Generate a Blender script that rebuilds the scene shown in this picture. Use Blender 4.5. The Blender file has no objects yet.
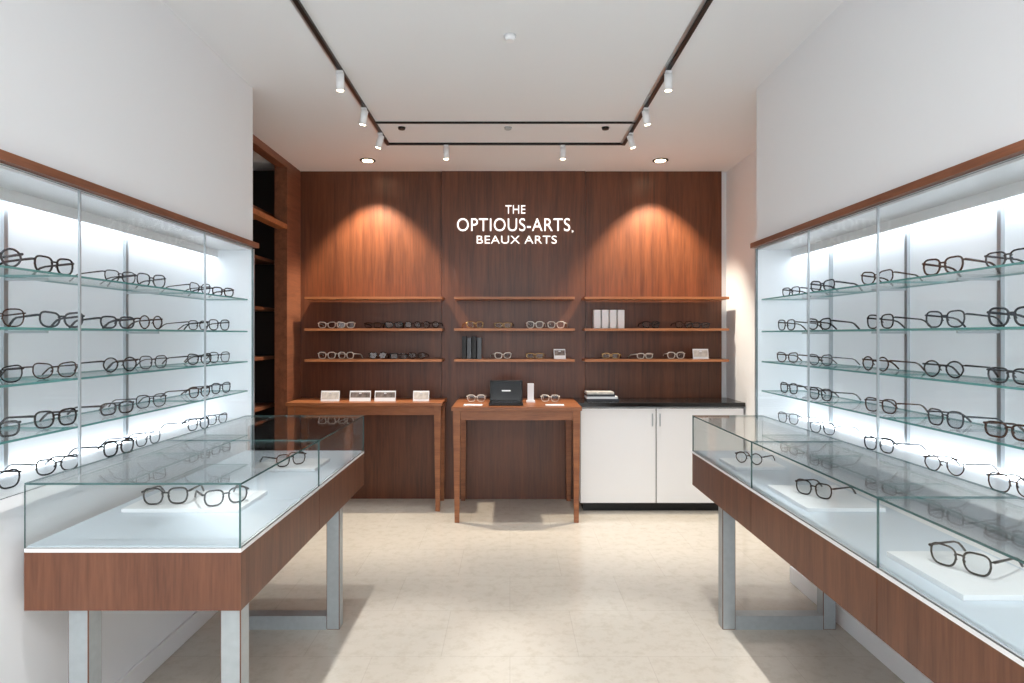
import bpy, bmesh, math, random
from mathutils import Vector, Matrix
random.seed(11)
F=620.0
CAM=1.4
scn=bpy.context.scene
scn.view_settings.view_transform='Standard'
scn.view_settings.exposure=0.27

# ---------------------------------------------------------------- materials
def S(c):  # srgb 0-255 -> linear
    return tuple(((v/255)/12.92 if v/255<=.04045 else ((v/255+.055)/1.055)**2.4) for v in c)+(1,)
def mat(name,col,rough=.5,metal=0,emit=None,es=0,noise=0,nscale=8,bump=0,spec=.5,coat=0):
    m=bpy.data.materials.new(name); m.use_nodes=True
    nt=m.node_tree; b=nt.nodes['Principled BSDF']
    c=S(col)
    b.inputs['Base Color'].default_value=c
    b.inputs['Roughness'].default_value=rough
    b.inputs['Metallic'].default_value=metal
    b.inputs['Specular IOR Level'].default_value=spec
    b.inputs['Coat Weight'].default_value=coat
    if emit:
        b.inputs['Emission Color'].default_value=S(emit); b.inputs['Emission Strength'].default_value=es
    if noise or bump:
        tc=nt.nodes.new('ShaderNodeTexCoord'); n=nt.nodes.new('ShaderNodeTexNoise')
        n.inputs['Scale'].default_value=nscale; n.inputs['Detail'].default_value=6
        nt.links.new(tc.outputs['Object'],n.inputs['Vector'])
        if noise:
            r=nt.nodes.new('ShaderNodeValToRGB')
            r.color_ramp.elements[0].position=.3; r.color_ramp.elements[1].position=.7
            r.color_ramp.elements[0].color=tuple(v*(1-noise) for v in c[:3])+(1,)
            r.color_ramp.elements[1].color=tuple(min(1,v*(1+noise)) for v in c[:3])+(1,)
            nt.links.new(n.outputs['Fac'],r.inputs['Fac']); nt.links.new(r.outputs['Color'],b.inputs['Base Color'])
        if bump:
            bp=nt.nodes.new('ShaderNodeBump'); bp.inputs['Strength'].default_value=bump; bp.inputs['Distance'].default_value=.01
            nt.links.new(n.outputs['Fac'],bp.inputs['Height']); nt.links.new(bp.outputs['Normal'],b.inputs['Normal'])
    return m
def wood(name,dark,light,scale=(14,14,.9),rough=.38):
    m=bpy.data.materials.new(name); m.use_nodes=True
    nt=m.node_tree; b=nt.nodes['Principled BSDF']
    ge=nt.nodes.new('ShaderNodeNewGeometry'); mp=nt.nodes.new('ShaderNodeMapping')
    mp.inputs['Scale'].default_value=scale
    n=nt.nodes.new('ShaderNodeTexNoise'); n.inputs['Scale'].default_value=1.6; n.inputs['Detail'].default_value=9; n.inputs['Roughness'].default_value=.6
    n.inputs['Distortion'].default_value=.6
    n2=nt.nodes.new('ShaderNodeTexNoise'); n2.inputs['Scale'].default_value=9; n2.inputs['Detail'].default_value=4
    mx=nt.nodes.new('ShaderNodeMath'); mx.operation='MULTIPLY_ADD'; mx.inputs[1].default_value=.35
    nt.links.new(ge.outputs['Position'],mp.inputs['Vector'])
    nt.links.new(mp.outputs[0],n.inputs['Vector']); nt.links.new(mp.outputs[0],n2.inputs['Vector'])
    ml=nt.nodes.new('ShaderNodeMath'); ml.operation='MULTIPLY'; ml.inputs[1].default_value=.65
    nt.links.new(n.outputs['Fac'],ml.inputs[0]); nt.links.new(n2.outputs['Fac'],mx.inputs[0]); nt.links.new(ml.outputs[0],mx.inputs[2])
    r=nt.nodes.new('ShaderNodeValToRGB')
    r.color_ramp.elements[0].position=.34; r.color_ramp.elements[1].position=.66
    r.color_ramp.elements[0].color=S(dark); r.color_ramp.elements[1].color=S(light)
    nt.links.new(mx.outputs[0],r.inputs['Fac']); nt.links.new(r.outputs['Color'],b.inputs['Base Color'])
    b.inputs['Roughness'].default_value=rough
    return m
def thin_glass(name,tint,maxr=.75,base=.04,pw=4.5):
    m=bpy.data.materials.new(name); m.use_nodes=True
    nt=m.node_tree; nt.nodes.clear()
    o=nt.nodes.new('ShaderNodeOutputMaterial'); mix=nt.nodes.new('ShaderNodeMixShader')
    t=nt.nodes.new('ShaderNodeBsdfTransparent'); t.inputs[0].default_value=tint
    g=nt.nodes.new('ShaderNodeBsdfGlossy'); g.inputs['Roughness'].default_value=.0
    lw=nt.nodes.new('ShaderNodeLayerWeight'); lw.inputs['Blend'].default_value=.5
    p=nt.nodes.new('ShaderNodeMath'); p.operation='POWER'; p.inputs[1].default_value=pw
    a=nt.nodes.new('ShaderNodeMath'); a.operation='MULTIPLY_ADD'; a.inputs[1].default_value=maxr; a.inputs[2].default_value=base
    nt.links.new(lw.outputs['Facing'],p.inputs[0]); nt.links.new(p.outputs[0],a.inputs[0])
    nt.links.new(a.outputs[0],mix.inputs[0]); nt.links.new(t.outputs[0],mix.inputs[1]); nt.links.new(g.outputs[0],mix.inputs[2])
    nt.links.new(mix.outputs[0],o.inputs[0])
    return m
WALL=mat('wall_paint',(238,240,243),.6,bump=.03,nscale=60)
CEIL=mat('ceiling_paint',(234,237,240),.7,bump=.02,nscale=50)
WHITE=mat('white_lacquer',(240,241,243),.3)
PANEL=mat('cabinet_back_panel_glow',(236,240,243),.35,emit=(235,243,255),es=.13)  # faint emission added to imitate LED glow on the panels
DECK=mat('display_deck_white',(204,215,226),.35)
W_BACK=wood('walnut_wall_panel',(74,39,22),(116,66,39),(9,9,.55))
W_SHELF=wood('walnut_shelf',(144,88,52),(188,124,80),(1.2,14,14))
W_TABLE=wood('walnut_table',(124,72,42),(168,106,66),(1.2,12,12))
W_CNT=wood('walnut_counter',(84,49,34),(122,78,56),(12,12,.9))
W_TRIM=wood('walnut_trim',(106,64,44),(142,90,64),(14,1.2,14))
BLACK=mat('black_metal',(22,22,23),.4,.3)
DARK=mat('alcove_dark',(34,27,24),.6)  # flat dark tone for the alcove surfaces and shelving back
STEEL=mat('brushed_steel',(174,182,186),.35,.4,noise=.05,nscale=40)
ALU=mat('aluminium_trim',(188,194,198),.3,.7)
GLASS=thin_glass('clear_glass',(.975,.99,.985,1))
GFRONT=thin_glass('cabinet_glass',(.98,.99,.99,1),.35,.02,5)
GSHELF=thin_glass('shelf_glass',(.965,.985,.98,1),.4)
GEDGE=mat('glass_edge_green_glow',(92,146,144),.15,emit=(120,180,175),es=.05)  # slight glow put into the edge colour to brighten the shelf lines
GDARK=mat('glass_edge_dark',(70,100,100),.15)
LED=mat('led_strip',(255,255,255),.5,emit=(240,247,255),es=5)
LENSL=mat('downlight_lens',(255,240,215),.5,emit=(255,230,190),es=16)
STONE=mat('black_counter_stone',(26,25,25),.15)
PAPER=mat('white_card',(238,241,245),.6)
SCREEN=mat('laptop_screen',(20,24,30),.1)
SIGN=mat('sign_letters',(255,255,255),.5,emit=(255,252,246),es=.9)
def floor_mat():
    m=bpy.data.materials.new('floor_stone_tile'); m.use_nodes=True
    nt=m.node_tree; b=nt.nodes['Principled BSDF']
    ge=nt.nodes.new('ShaderNodeNewGeometry')
    br=nt.nodes.new('ShaderNodeTexBrick'); br.offset=.5
    br.inputs['Scale'].default_value=1; br.inputs['Brick Width'].default_value=.6; br.inputs['Row Height'].default_value=.45
    br.inputs['Mortar Size'].default_value=.002; br.inputs['Mortar Smooth'].default_value=.5
    br.inputs['Color1'].default_value=S((204,198,187)); br.inputs['Color2'].default_value=S((202,195,183)); br.inputs['Mortar'].default_value=S((190,182,170))
    n=nt.nodes.new('ShaderNodeTexNoise'); n.inputs['Scale'].default_value=16; n.inputs['Detail'].default_value=10; n.inputs['Roughness'].default_value=.75
    r=nt.nodes.new('ShaderNodeValToRGB'); r.color_ramp.elements[0].position=.38; r.color_ramp.elements[1].position=.52
    r.color_ramp.elements[0].color=(.86,.84,.80,1); r.color_ramp.elements[1].color=(1,1,1,1)
    mx=nt.nodes.new('ShaderNodeMix'); mx.data_type='RGBA'; mx.blend_type='MULTIPLY'; mx.inputs[0].default_value=.7
    nt.links.new(ge.outputs['Position'],br.inputs['Vector']); nt.links.new(ge.outputs['Position'],n.inputs['Vector'])
    nt.links.new(n.outputs['Fac'],r.inputs['Fac'])
    nt.links.new(br.outputs['Color'],mx.inputs[6]); nt.links.new(r.outputs['Color'],mx.inputs[7])
    nt.links.new(mx.outputs[2],b.inputs['Base Color'])
    b.inputs['Roughness'].default_value=.10
    return m
FLOOR=floor_mat()
# spectacle materials
FR_BLACK=mat('acetate_black',(20,20,22),.25)
FR_GREY=mat('acetate_grey',(52,56,62),.25)
FR_TORT=mat('acetate_tortoise',(62,38,26),.25,noise=.5,nscale=120)
FR_METAL=mat('frame_metal',(90,92,96),.25,.9)
FR_GOLD=mat('frame_gold',(196,160,110),.25,.7)
FR_WHITE=mat('acetate_clear',(220,212,202),.2)
LENS=thin_glass('spectacle_lens',(.90,.92,.93,1),.4,.05)

# ---------------------------------------------------------------- builder
class B:
    def __init__(s,name):
        s.name=name; s.bm=bmesh.new(); s.mats=[]
    def mi(s,m):
        if m not in s.mats: s.mats.append(m)
        return s.mats.index(m)
    def box(s,x0,x1,y0,y1,z0,z1,m,edge=None,M=None,bev=0):
        x0,x1=sorted((x0,x1)); y0,y1=sorted((y0,y1)); z0,z1=sorted((z0,z1))
        P=[Vector(p) for p in ((x0,y0,z0),(x1,y0,z0),(x1,y1,z0),(x0,y1,z0),(x0,y0,z1),(x1,y0,z1),(x1,y1,z1),(x0,y1,z1))]
        if M: P=[M@p for p in P]
        v=[s.bm.verts.new(p) for p in P]
        fs=[((0,3,2,1),2),((4,5,6,7),2),((0,1,5,4),1),((2,3,7,6),1),((1,2,6,5),0),((3,0,4,7),0)]
        d=(x1-x0,y1-y0,z1-z0); thin=d.index(min(d))
        out=[]
        for idx,ax in fs:
            f=s.bm.faces.new([v[i] for i in idx])
            f.material_index=s.mi(m if (edge is None or ax==thin) else edge); out.append(f)
        if bev:
            es=list({e for f in out for e in f.edges})
            bmesh.ops.bevel(s.bm,geom=es,offset=bev,segments=2,affect='EDGES',profile=.5)
        return s
    def tube(s,pts,r,m,closed=False,n=6,M=None,sy=1):
        pts=[Vector(p) for p in pts]
        N=len(pts); rings=[]
        for i,p in enumerate(pts):
            if closed: t=(pts[(i+1)%N]-pts[i-1])
            else: t=pts[min(i+1,N-1)]-pts[max(i-1,0)]
            t.normalize()
            up=Vector((0,1,0)) if abs(t.y)<.9 else Vector((0,0,1))
            a=t.cross(up).normalized(); b=a.cross(t).normalized()
            ring=[]
            rr=r[i] if isinstance(r,(list,tuple)) else r
            for k in range(n):
                an=2*math.pi*k/n
                q=p+a*math.cos(an)*rr+b*math.sin(an)*rr*sy
                if M: q=M@q
                ring.append(s.bm.verts.new(q))
            rings.append(ring)
        mi=s.mi(m)
        for i in range(N if closed else N-1):
            A=rings[i]; C=rings[(i+1)%N]
            for k in range(n):
                f=s.bm.faces.new((A[k],A[(k+1)%n],C[(k+1)%n],C[k])); f.material_index=mi; f.smooth=True
        if not closed:
            for ring in (rings[0],rings[-1]):
                f=s.bm.faces.new(ring); f.material_index=mi
        return s
    def cyl(s,p0,p1,r,m,n=24,r1=None,smooth=True):
        p0=Vector(p0);p1=Vector(p1); t=(p1-p0).normalized()
        up=Vector((0,0,1)) if abs(t.z)<.9 else Vector((0,1,0))
        a=t.cross(up).normalized(); b=t.cross(a)
        r1=r if r1 is None else r1
        R=[]
        for p,q in ((p0,r),(p1,r1)):
            R.append([s.bm.verts.new(p+a*math.cos(2*math.pi*k/n)*q+b*math.sin(2*math.pi*k/n)*q) for k in range(n)])
        mi=s.mi(m)
        for k in range(n):
            f=s.bm.faces.new((R[0][k],R[0][(k+1)%n],R[1][(k+1)%n],R[1][k])); f.material_index=mi; f.smooth=smooth
        for x in R:
            f=s.bm.faces.new(x); f.material_index=mi
        return s
    def poly(s,pts,m,M=None):
        v=[s.bm.verts.new((M@Vector(p)) if M else Vector(p)) for p in pts]
        f=s.bm.faces.new(v); f.material_index=s.mi(m); return s
    def done(s):
        bmesh.ops.recalc_face_normals(s.bm,faces=s.bm.faces[:])
        xs=[v.co for v in s.bm.verts]
        c=Vector(((min(p.x for p in xs)+max(p.x for p in xs))/2,(min(p.y for p in xs)+max(p.y for p in xs))/2,min(p.z for p in xs)))
        for v in s.bm.verts: v.co-=c
        me=bpy.data.meshes.new(s.name); s.bm.to_mesh(me); s.bm.free()
        for m in s.mats: me.materials.append(m)
        o=bpy.data.objects.new(s.name,me); o.location=c
        scn.collection.objects.link(o); return o
def B1(name,*a,**k): return B(name).box(*a,**k).done()
def parent(ch,pa):
    ch.parent=pa; ch.matrix_parent_inverse=Matrix.Translation(-pa.location)

# ---------------------------------------------------------------- eyeglasses
def rim(shape,n=26):
    pts=[]
    for k in range(n):
        a=2*math.pi*k/n; c,sn=math.cos(a),math.sin(a)
        e={'round':1.0,'square':.66,'rect':.58,'cat':.75}[shape]
        w,h={'round':(.0240,.0230),'square':(.0260,.0225),'rect':(.0270,.0185),'cat':(.0265,.0205)}[shape]
        x=w*math.copysign(abs(c)**e,c); z=h*math.copysign(abs(sn)**e,sn)
        if z<0: x*=1-.16*(-z/h)
        if shape in('cat','square') and z>0: z+=(.006 if shape=='cat' else .002)*max(0,x/w)
        pts.append((x,z))
    return pts
def glasses(b,M,shape='square',m=FR_BLACK,r=.0024):
    P=rim(shape); hz=max(-z for x,z in P)+r
    cx=.0335
    top=hz+.012
    for sg in (-1,1):
        pts=[(sg*(cx+x),.0012*abs(sg*(cx+x))/.06,hz+z) for x,z in P]
        b.poly(pts,LENS,M)
        b.tube(pts,r,m,closed=True,n=6,M=M)
        xe=sg*(cx+max(x for x,z in P))
        b.tube([(xe-sg*.002,.0,top),(xe+sg*.005,.004,top+.001),(xe+sg*.005,.02,top),(xe+sg*.004,.06,top-.003),(xe+sg*.002,.10,top-.006),(xe,.116,top-.011),(xe-sg*.001,.128,top-.020),(xe-sg*.002,.142,.0035)],[r*1.2,r*1.3,r*1.3,r*1.15,r*1.05,r*1.1,r*1.2,r*1.2],m,M=M,n=6,sy=1)
        b.tube([(sg*.0095,.001,hz+.001),(sg*.0085,.006,hz-.004)],.0016,m,M=M,n=5)
    b.tube([(-.0105,.0,hz+.006),(-.005,-.0005,hz+.010),(.005,-.0005,hz+.010),(.0105,.0,hz+.006)],r,m,M=M,n=6)
def place(x,y,z,deg,sc=1.0):
    return Matrix.Translation((x,y,z))@Matrix.Rotation(math.radians(deg),4,'Z')@Matrix.Scale(sc,4)
SH=['square','round','cat','rect','square','square','cat']
MT=[FR_BLACK,FR_BLACK,FR_GREY,FR_TORT,FR_BLACK,FR_METAL,FR_GREY]

# ---------------------------------------------------------------- room shell
YB=.0086*F      # back wall 5.33
YE=3.52         # end of side walls
XL,XR=-1.46,1.40
RL,RR=-1.79,1.86
YF=-2.2
ZC=2.8
XRL=1.60
B1('floor',-2.9,2.4,YF-.1,YB+.12,-.1,0,FLOOR)
B1('ceiling',-2.9,2.4,YF-.1,YB+.12,ZC,ZC+.1,CEIL)
B1('wall_back',RL-.1,RR+.1,YB,YB+.12,0,ZC,WALL)
NZ0,NZ1=.93,1.90
CY0=.55   # near end of wall cabinets
b=B('wall_left')
b.box(XL,XL-.36,YF,YE,NZ1,ZC,WALL); b.box(XL-.03,XL-.36,YF,YE,0,NZ0-.04,WALL)
b.box(XL,XL-.36,YF,CY0,NZ0-.04,NZ1,WALL); b.box(XL-.29,XL-.36,CY0,YE,NZ0-.04,NZ1,WALL)
b.done()
b=B('wall_right')
b.box(XR,XR+.46,YF,YE,NZ1,ZC,WALL); b.box(XRL,XR+.46,YF,YE,0,NZ0-.04,WALL)
b.box(XR,XR+.46,YF,CY0,NZ0-.04,NZ1,WALL); b.box(XR+.29,XR+.46,CY0,YE,NZ0-.04,NZ1,WALL)
b.done()
B1('wall_right_recess',RR,RR+.12,YE,YB,0,ZC,WALL)
B1('baseboard_left',XL-.03,XL-.018,YF,YE,0,.09,WHITE,bev=.003)
B1('baseboard_right',XRL-.012,XRL,YF,YE,0,.09,WHITE,bev=.003)
B1('baseboard_right_recess',RR-.012,RR,YE,4.86,0,.09,WHITE,bev=.003)
# storefront behind the camera
b=B('window_1')
for x in (-1.46,-.5,.45,1.36): b.box(x,x+.05,YF-.05,YF,0,2.5,BLACK)
b.box(-1.46,1.41,YF-.05,YF,0,.06,BLACK); b.box(-1.46,1.41,YF-.05,YF,2.45,2.5,BLACK)
b.done()
B1('wall_front',-1.82,1.86,YF-.1,YF,2.5,ZC,WALL)

# wood cladding of back wall
b=B('walnut_wall_panelling')
y1=YB
s1,s2=-.585,.645
b.box(RL,s1-.004,YB-.03,y1,0,ZC,W_BACK); b.box(s1,s2,YB-.04,y1,0,ZC,W_BACK); b.box(s2+.004,1.81,YB-.03,y1,0,ZC,W_BACK)
b.done()
# left recess: alcove opening with wood frame
yP=.00803*F
B1('walnut_side_panel',RL-.10,RL,yP,YB-.03,0,ZC,W_TRIM)
b=B('walnut_doorway_frame')
b.box(RL-.08,RL,YE,yP,ZC-.055,ZC,W_TRIM)
b.box(RL-.08,RL,YE,yP,2.25,2.29,W_SHELF)
b.box(RL-.08,RL,.0068*F,.0068*F+.05,0,2.25,W_SHELF)
b.box(RL-.08,RL,YE,YE+.05,0,ZC-.055,W_TRIM)
b.done()
b=B('wall_alcove')
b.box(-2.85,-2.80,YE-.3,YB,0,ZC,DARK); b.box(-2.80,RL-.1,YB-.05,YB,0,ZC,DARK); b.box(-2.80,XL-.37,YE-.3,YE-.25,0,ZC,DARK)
b.done()
b=B('alcove_shelving')
for z in (.4,.8,1.2,1.6,2.0,2.38): b.box(-2.35,-1.98,4.2,YB-.06,z,z+.025,W_TRIM)
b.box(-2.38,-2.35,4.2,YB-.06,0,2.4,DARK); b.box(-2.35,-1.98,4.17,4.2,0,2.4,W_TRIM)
b.done()

# ---------------------------------------------------------------- wall cabinets
SZ=[1.085,1.25,1.42,1.60]
def cabinet(side,joints,posts):
    b=B('wall_display_cabinet')
    s=side
    xf=XL if s<0 else XR      # front plane
    q=lambda d: xf+s*d        # d>0 into the wall
    y0,y1=CY0+.005,YE-.005
    b.box(q(.285),q(.275),y0,y1,NZ0-.035,NZ1-.005,PANEL)
    b.box(q(-.012),q(.275),y0,y1,NZ0-.035,NZ0,WHITE)        # base
    b.box(q(.0),q(.275),y0,y1,NZ1-.02,NZ1-.005,WHITE)     # soffit
    b.box(q(.19),q(.20),y0+.012,y1-.012,NZ1-.06,NZ1-.02,WHITE)     # led valance
    b.box(q(-.03),q(-.001),y0,y1+.02,NZ1-.006,NZ1+.022,W_TRIM) # walnut cap
    b.box(q(-.0),q(.275),y1-.012,y1,NZ0,NZ1-.02,PANEL)
    b.box(q(-.0),q(.275),y0,y0+.012,NZ0,NZ1-.02,PANEL)
    b.box(q(-.010),q(.002),y1-.006,y1+.006,NZ0,NZ1-.012,ALU)
    # led strips
    b.box(q(.205),q(.27),y0+.03,y1-.03,NZ1-.028,NZ1-.021,LED)
    b.box(q(.225),q(.268),y0+.03,y1-.03,NZ0+.001,NZ0+.006,LED)
    for y in posts: b.box(q(.262),q(.275),y-.009,y+.009,NZ0,NZ1-.035,ALU)
    js=[y1-.014]+joints+[y0+.014]
    for z in SZ:
        for a,c in zip(js[:-1],js[1:]):
            b.box(q(.02),q(.258),c+.003,a-.003,z-.0035,z+.0035,GSHELF,GEDGE)
        for y in posts: b.box(q(.12),q(.265),y-.004,y+.004,z-.014,z-.005,ALU)
    for a,c in zip(js[:-1],js[1:]):
        b.box(q(-.008),q(-.002),c+.002,a-.002,NZ0,NZ1-.012,GFRONT,GDARK)
    for y in joints: b.box(q(-.0095),q(-.001),y-.0025,y+.0025,NZ0,NZ1-.012,ALU)
    return b.done()
cabinet(-1,[.00477*F,.00338*F,.0022*F],[.0045*F,.00345*F-.02,.00335*F-.4])
cabinet(1,[.00467*F,.00379*F,.0024*F],[.0052*F,.0042*F,.0034*F,.0026*F])
def cabglasses(side,ds):
    b=B('shelf_eyeglasses')
    for zi,z in enumerate(SZ+[NZ0-.004]):
        for i,d in enumerate(ds):
            x=(-1.535 if side<0 else 1.475)+random.uniform(-.008,.008)
            y=d*F+random.uniform(-.02,.02)
            ang=(76 if side<0 else -76)+random.uniform(-7,7)
            glasses(b,place(x,y,z+.0045,ang,1.18),random.choice(SH),random.choice(MT),r=random.choice((.0019,.0024,.0029)))
    return b.done()
cabglasses(-1,[.0026,.0030,.0034,.0039,.0043,.00495,.0053])
cabglasses(1,[.0022,.0026,.00296,.0034,.0040,.00475,.0053])

# ---------------------------------------------------------------- display counters
TZ,WZ1,WZ0=.96,.765,.58
def counter(xi,xo,y0,y1,joints,legs,xw):
    """xi room side, xo wall side of the glass, xw wall side of the base"""
    s=1 if xo>xi else -1
    b=B('glass_display_counter')
    js=[y0]+sorted(joints)+[y1]
    for a,c in zip(js[:-1],js[1:]):
        b.box(xi,xw,a+(.0015 if a!=y0 else 0),c-(.0015 if c!=y1 else 0),WZ0,WZ1-.012,W_CNT)
    b.box(xi,xw,y0,y1,WZ1-.012,WZ1,WHITE)
    b.box(xi+s*.012,xo,y0+.012,y1-.012,WZ1,WZ1+.004,DECK)
    g=.006
    for a,c in zip(js[:-1],js[1:]):
        b.box(xi,xi+s*g,a+.001,c-.001,WZ1,TZ-g,GLASS,GDARK)
        b.box(xi,xo,a+.001,c-.001,TZ-g,TZ,GLASS,GDARK)
    b.box(xi+s*g,xo,y0,y0+g,WZ1,TZ-g,GLASS,GDARK); b.box(xi+s*g,xo,y1-g,y1,WZ1,TZ-g,GLASS,GDARK)
    t=.062; xleg=xw if s>0 else -1.33
    for y in legs:
        b.box(xi+s*.01,xi+s*(.01+t),y,y+t,0,WZ0,STEEL,bev=.003)
        b.box(xleg,xleg-s*t,y,y+t,0,WZ0,STEEL,bev=.003)
        b.box(xi+s*(.01+t),xleg-s*t,y,y+t,0,t*1.05,STEEL)
    return b.done()
counter(-.80,-1.445,1.844,3.40,[.0042*F],[1.865,.00475*F],-1.445)
counter(1.0,1.385,.45,3.40,[.00415*F,.002725*F],[.6,.00475*F],1.55)
def tray(x,y,w,d,rot):
    b=B('display_tray')
    b.box(-w/2,w/2,-d/2,d/2,0,.014,PAPER,M=place(x,y,WZ1+.0045,rot),bev=.001)
    b.done()
tray(-1.17,2.33,.42,.26,0); tray(-1.05,2.98,.30,.24,0)
tray(1.17,3.0,.24,.22,0); tray(1.20,2.38,.28,.34,0); tray(1.21,1.62,.27,.30,0)
def one(x,y,z,rot,shape,m,sc=1.1,r=.0024):
    b=B('eyeglasses'); glasses(b,place(x,y,z,rot,sc),shape,m,r); return b.done()
tz=WZ1+.0195
one(-1.25,2.25,tz,8,'square',FR_BLACK,1.25,.0026); one(-1.03,2.25,tz,38,'square',FR_GREY,1.2,.0026); one(-1.03,2.92,tz,48,'square',FR_BLACK,1.2)
one(1.14,2.96,tz,-45,'round',FR_BLACK); one(1.155,2.36,tz,-58,'square',FR_BLACK,1.18); one(1.175,1.62,tz,-62,'square',FR_BLACK,1.18)

# ---------------------------------------------------------------- back shelves
def wshelf(x0,x1,rows):
    b=B('wall_shelf')
    for z in rows:
        b.box(x0,x1,YB-.24,YB-.041,z-.02,z,W_SHELF)
    b.done()
ROWS=[1.715,1.455,1.20]
yf=.0082
wshelf((303-510)*yf+.01,(442-510)*yf,ROWS); wshelf((454-510)*yf,(575-510)*yf,ROWS); wshelf((585-510)*yf,1.80,ROWS)
YS=YB-.17
def px(p): return (p-510)*YS/F
b=B('shelf_eyeglasses')
for p,r,m in [(327,1,FR_WHITE),(346,1,FR_WHITE),(373,1,FR_TORT),(394,1,FR_BLACK),(413,1,FR_TORT),(431,1,FR_TORT),(475,1,FR_GOLD),(503,1,FR_GOLD),(535,1,FR_WHITE),(556,1,FR_WHITE),(651,1,FR_BLACK),(684,1,FR_TORT),(701,1,FR_GREY),
              (327,2,FR_WHITE),(346,2,FR_WHITE),(378,2,FR_TORT),(399,2,FR_BLACK),(417,2,FR_TORT),(503,2,FR_WHITE),(535,2,FR_GOLD),(611,2,FR_GOLD),(645,2,FR_WHITE),(676,2,FR_WHITE)]:
    glasses(b,place(px(p),YS,ROWS[r]+.0005,random.uniform(-20,20),1.15),random.choice(SH),m,r=.0036)
b.done()
b=B('white_box_row')
for i in range(4):
    x=px(594)+i*.066; b.box(x,x+.056,YS,YS+.08,ROWS[1],ROWS[1]+.155,PAPER,bev=.002)
b.done()
b=B('dark_book_row')
for i in range(4):
    x=px(462)+i*.042; b.box(x,x+.037,YS,YS+.1,ROWS[2],ROWS[2]+.19-.01*(i%2),[BLACK,FR_GREY][i%2],bev=.002)
b.done()
def card(x,y,z,w,h,rot,pic=None):
    b=B('display_card'); M=place(x,y,z,rot)@Matrix.Rotation(math.radians(-12),4,'X')
    b.box(-w/2,w/2,0,.004,0,h,PAPER,M=M)
    if pic: b.box(-w/2+.006,w/2-.006,-.001,0,.018 if pic==PIC2 else .03,h-.012,pic,M=M)
    b.box(-.01,.01,.004,.007,0,h*.8,PAPER,M=place(x,y,z,rot)@Matrix.Translation((0,h*.16,0))@Matrix.Rotation(math.radians(6),4,'X'))
    b.done()
PIC=mat('card_print',(120,110,105),.5,noise=.6,nscale=30)
PIC2=mat('card_print_light',(206,202,196),.5,noise=.25,nscale=30)
card(px(560),YS,ROWS[2]+.001,.10,.085,10,PIC); card(px(701),YS,ROWS[2]+.001,.13,.085,0,PIC2)

# ---------------------------------------------------------------- tables
TT=.865
def table(x0,x1,y0,y1):
    b=B('wooden_table')
    b.box(x0,x1,y0,y1,TT-.028,TT,W_TABLE,bev=.003)
    b.box(x0+.03,x1-.03,y0+.03,y1-.03,TT-.10,TT-.028,W_TABLE)
    for x,sx in ((x0+.012,1),(x1-.012,-1)):
        for y in (y0+.012,y1-.062):
            xa,xb=sorted((x,x+sx*.055)); 
            top=[(xa,y,TT-.028),(xb,y,TT-.028),(xb,y+.05,TT-.028),(xa,y+.05,TT-.028)]
            cx=(xa+xb)/2; cy=y+.025
            bot=[(cx+(p[0]-cx)*.62,cy+(p[1]-cy)*.62,0) for p in top]
            vt=[b.bm.verts.new(p) for p in top]; vb=[b.bm.verts.new(p) for p in bot]; mi=b.mi(W_TABLE)
            b.bm.faces.new(vt).material_index=mi; b.bm.faces.new(vb).material_index=mi
            for k in range(4): b.bm.faces.new((vt[k],vt[(k+1)%4],vb[(k+1)%4],vb[k])).material_index=mi
    return b.done()
table(-1.775,-.535,4.90,YB-.045)
table(-.435,.535,4.60,YB-.045)
for p,w,h,pc in ((330,.15,.085,PIC2),(360,.17,.085,PIC),(385,.17,.085,PIC),(421,.13,.085,PIC2)):
    card((p-510)*5.0/F,5.0,TT+.001,w,h,0,pc)
b=B('laptop')
lx=-.03;ly=4.78
b.box(lx-.13,lx+.13,ly-.1,ly+.1,TT+.0005,TT+.018,BLACK,bev=.003)
b.box(lx-.11,lx+.11,ly-.04,ly+.06,TT+.018,TT+.0195,FR_GREY)
M=place(lx,ly+.1,TT+.012,0)@Matrix.Rotation(math.radians(-14),4,'X')
b.box(-.13,.13,0,.01,0,.17,BLACK,M=M,bev=.003); b.box(-.118,.118,-.002,0,.012,.158,SCREEN,M=M); b.box(-.035,.035,-.003,-.002,.08,.09,PAPER,M=M)
b.done()
b=B('brochure_stand'); b.box(.14,.19,4.93,4.95,TT+.0005,TT+.15,PAPER,bev=.002); b.box(.13,.20,4.91,4.99,TT+.0005,TT+.012,PAPER); b.done()
one(-.27,4.95,TT+.001,0,'square',FR_WHITE,1.15,.003); one(.32,4.95,TT+.001,-8,'square',FR_WHITE,1.15,.003)
for x in (-.28,.34):
    B('paper_note').box(x-.07,x+.07,4.67,4.75,TT+.0005,TT+.006,PAPER).done()
# white cabinet
b=B('white_storage_counter')
x0,x1,y0=.555,1.85,4.90
b.box(x0+.03,x1-.01,y0+.05,YB-.05,0,.07,BLACK)
b.box(x0,x1,y0+.02,YB-.045,.07,.83,WHITE)
for i,(a,c) in enumerate(((x0,x0+.60),(x0+.60,x1))):
    b.box(a+.002,c-.002,y0,y0+.019,.072,.822,WHITE,bev=.002)
b.box(x0-.02,x1+.004,y0-.02,YB-.045,.835,TT+.002,STONE,bev=.003)
for x in (x0+.57,x0+.63): b.box(x-.004,x+.004,y0-.012,y0,.68,.78,ALU)
b.done()
b=B('book_stack')
for i,(w,m) in enumerate(((.26,FR_GREY),(.25,PAPER),(.23,FR_GREY),(.22,PIC2))):
    b.box(.62,.62+w,5.0,5.17,TT+.0025+i*.018,TT+.0195+i*.018,m,M=None)
b.done()

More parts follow.
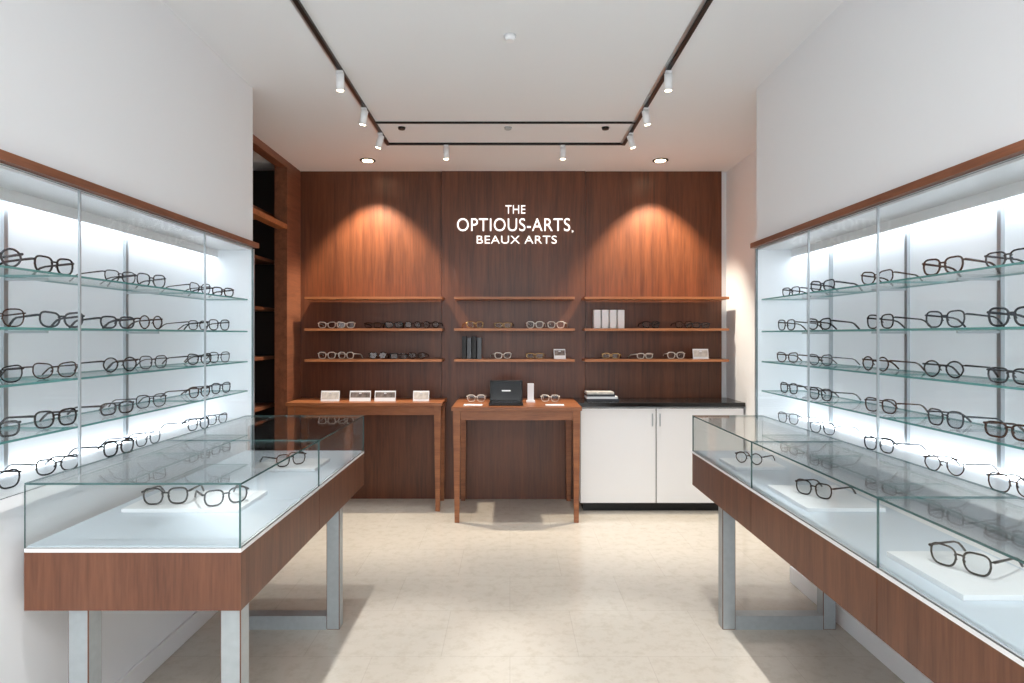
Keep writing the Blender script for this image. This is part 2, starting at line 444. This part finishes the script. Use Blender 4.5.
# ---------------------------------------------------------------- sign
e=bpy.data.objects.new('wall_sign',None); e.location=(0,YB-.045,2.3); scn.collection.objects.link(e)
def text(t,cx,cy,w,h,nm):
    c=bpy.data.curves.new(nm,'FONT'); c.body=t; c.size=1; c.extrude=.0; c.align_x='CENTER'; c.offset=-.006; c.space_character=1.05
    o=bpy.data.objects.new(nm,c); scn.collection.objects.link(o)
    bpy.context.view_layer.update()
    d=o.dimensions; k=(YB-.05)/F
    sx=w*k/d.x; sy=h*k/.70
    c.extrude=.006/1
    o.rotation_euler=(math.pi/2,0,0); o.scale=(sx,sy,1)
    o.location=((cx-510)*k,YB-.05,CAM+(335-cy)*k)
    c.materials.append(SIGN)
    o.parent=e; o.matrix_parent_inverse=Matrix.Translation(-e.location)
text('THE',515.5,213.5,20,8.5,'letters_1'); text('OPTIOUS-ARTS',513.5,231,113,13,'letters_2'); text('BEAUX ARTS',516.5,243.5,80,8,'letters_3')
text(',',572.5,231.5,1.8,7,'letters_4')

# ---------------------------------------------------------------- ceiling track + lamps
b=B('ceiling_light_track')
ya,yb_=4.52,4.07
xl,xr=-.89,.83
for x in (xl,xr):
    b.box(x-.010,x+.010,-1.5,ya+.010,ZC-.016,ZC,BLACK)
    b.box(x-.026,x-.0102,-1.5,ya+.010,ZC-.006,ZC,ALU) 
b.box(xl+.010,xr-.010,ya-.010,ya+.010,ZC-.014,ZC,BLACK)
b.box(xl+.010,xr-.010,yb_-.006,yb_+.006,ZC-.012,ZC,BLACK)
b.done()
def aim(o,d): o.rotation_euler=Vector(d).to_track_quat('-Z','Y').to_euler()
def spot(x,y,d,energy,ang=70,col=(1,.98,.96),L=.085,r=.021,blend=1.0):
    d=Vector(d).normalized()
    b=B('track_spotlight')
    b.box(x-.016,x+.016,y-.012,y+.012,ZC-.028,ZC-.0165,WHITE)
    piv=Vector((x,y,ZC-.066))
    b.cyl((x,y,ZC-.028),piv,.006,WHITE,12)
    p0=piv-d*L*.4; p1=piv+d*L*.6
    b.cyl(p0,p1,r,WHITE,24); b.cyl(p1,p1+d*.002,r*.8,LENSL,24)
    o=b.done()
    l=bpy.data.lights.new('lamp','SPOT'); l.energy=energy; l.spot_size=math.radians(ang); l.spot_blend=blend; l.color=col; l.shadow_soft_size=.02
    lo=bpy.data.objects.new('lamp',l); lo.location=p1+d*.012; aim(lo,d); scn.collection.objects.link(lo); parent(lo,o)
for y,e_,k,an,bl in ((1.2,60,.25,70,1),(2.2,130,-.12,38,.6),(3.25,55,.02,70,1),(3.78,40,.2,70,1),(4.25,30,.3,70,1)):
    spot(xl,y,(-k,.1,-1),e_,an,blend=bl); spot(xr,y,(k,.1,-1),e_,an,blend=bl)
spot(-.465,ya,(0,0,-1),45); spot(.385,ya,(0,0,-1),45)
def downlight(x,y,energy,ang=84,col=(1,.87,.70)):
    b=B('recessed_downlight')
    n=32
    b.cyl((x,y,ZC-.006),(x,y,ZC-.0005),.062,BLACK,n); b.cyl((x,y,ZC-.008),(x,y,ZC-.0062),.042,LENSL,n)
    o=b.done()
    l=bpy.data.lights.new('lamp','SPOT'); l.energy=energy; l.spot_size=math.radians(ang); l.spot_blend=.5; l.color=col; l.shadow_soft_size=.04
    lo=bpy.data.objects.new('lamp',l); lo.location=(x,y,ZC-.02); aim(lo,(0,.22,-1)); scn.collection.objects.link(lo); parent(lo,o)
downlight((371-510)*.00819,.0080*F,190); downlight((657-510)*.00819,.0080*F,190)
for p in (400,508,607):
    b=B('ceiling_fitting'); x=(p-510)*1.4/211; b.cyl((x,4.18,ZC-.014),(x,4.18,ZC-.0005),.022,BLACK if p!=508 else STEEL,20,r1=.026); b.done()  # middle one is a sensor, outer pair are small downlights without lamps
b=B('smoke_detector'); b.cyl((0,2.9,ZC-.025),(0,2.9,ZC-.0005),.02,WHITE,24,r1=.03); b.done()
b=B('added_fill_panel'); b.box(-.6,.6,-1.1,-.2,ZC-.03,ZC-.001,WHITE); o=b.done()  # unseen panel added above the camera to carry the fill light
l=bpy.data.lights.new('lamp','AREA'); l.shape='RECTANGLE'; l.size=1.1; l.size_y=.8; l.energy=50; l.color=(1,.98,.96)  # added area fill that brightens the whole room
lo=bpy.data.objects.new('lamp',l); lo.location=(0,-.65,ZC-.04); scn.collection.objects.link(lo); parent(lo,o)

# ---------------------------------------------------------------- world + camera
w=bpy.data.worlds.new('daylight'); scn.world=w; w.use_nodes=True
w.node_tree.nodes['Background'].inputs[0].default_value=(.93,.97,1,1); w.node_tree.nodes['Background'].inputs[1].default_value=2.8
cd=bpy.data.cameras.new('camera'); cd.sensor_width=36; cd.lens=F/1024*36; cd.shift_x=.002; cd.shift_y=-.0063; cd.clip_start=.05
co=bpy.data.objects.new('camera',cd); co.location=(0,0,CAM); co.rotation_euler=(math.pi/2,0,0); scn.collection.objects.link(co); scn.camera=co
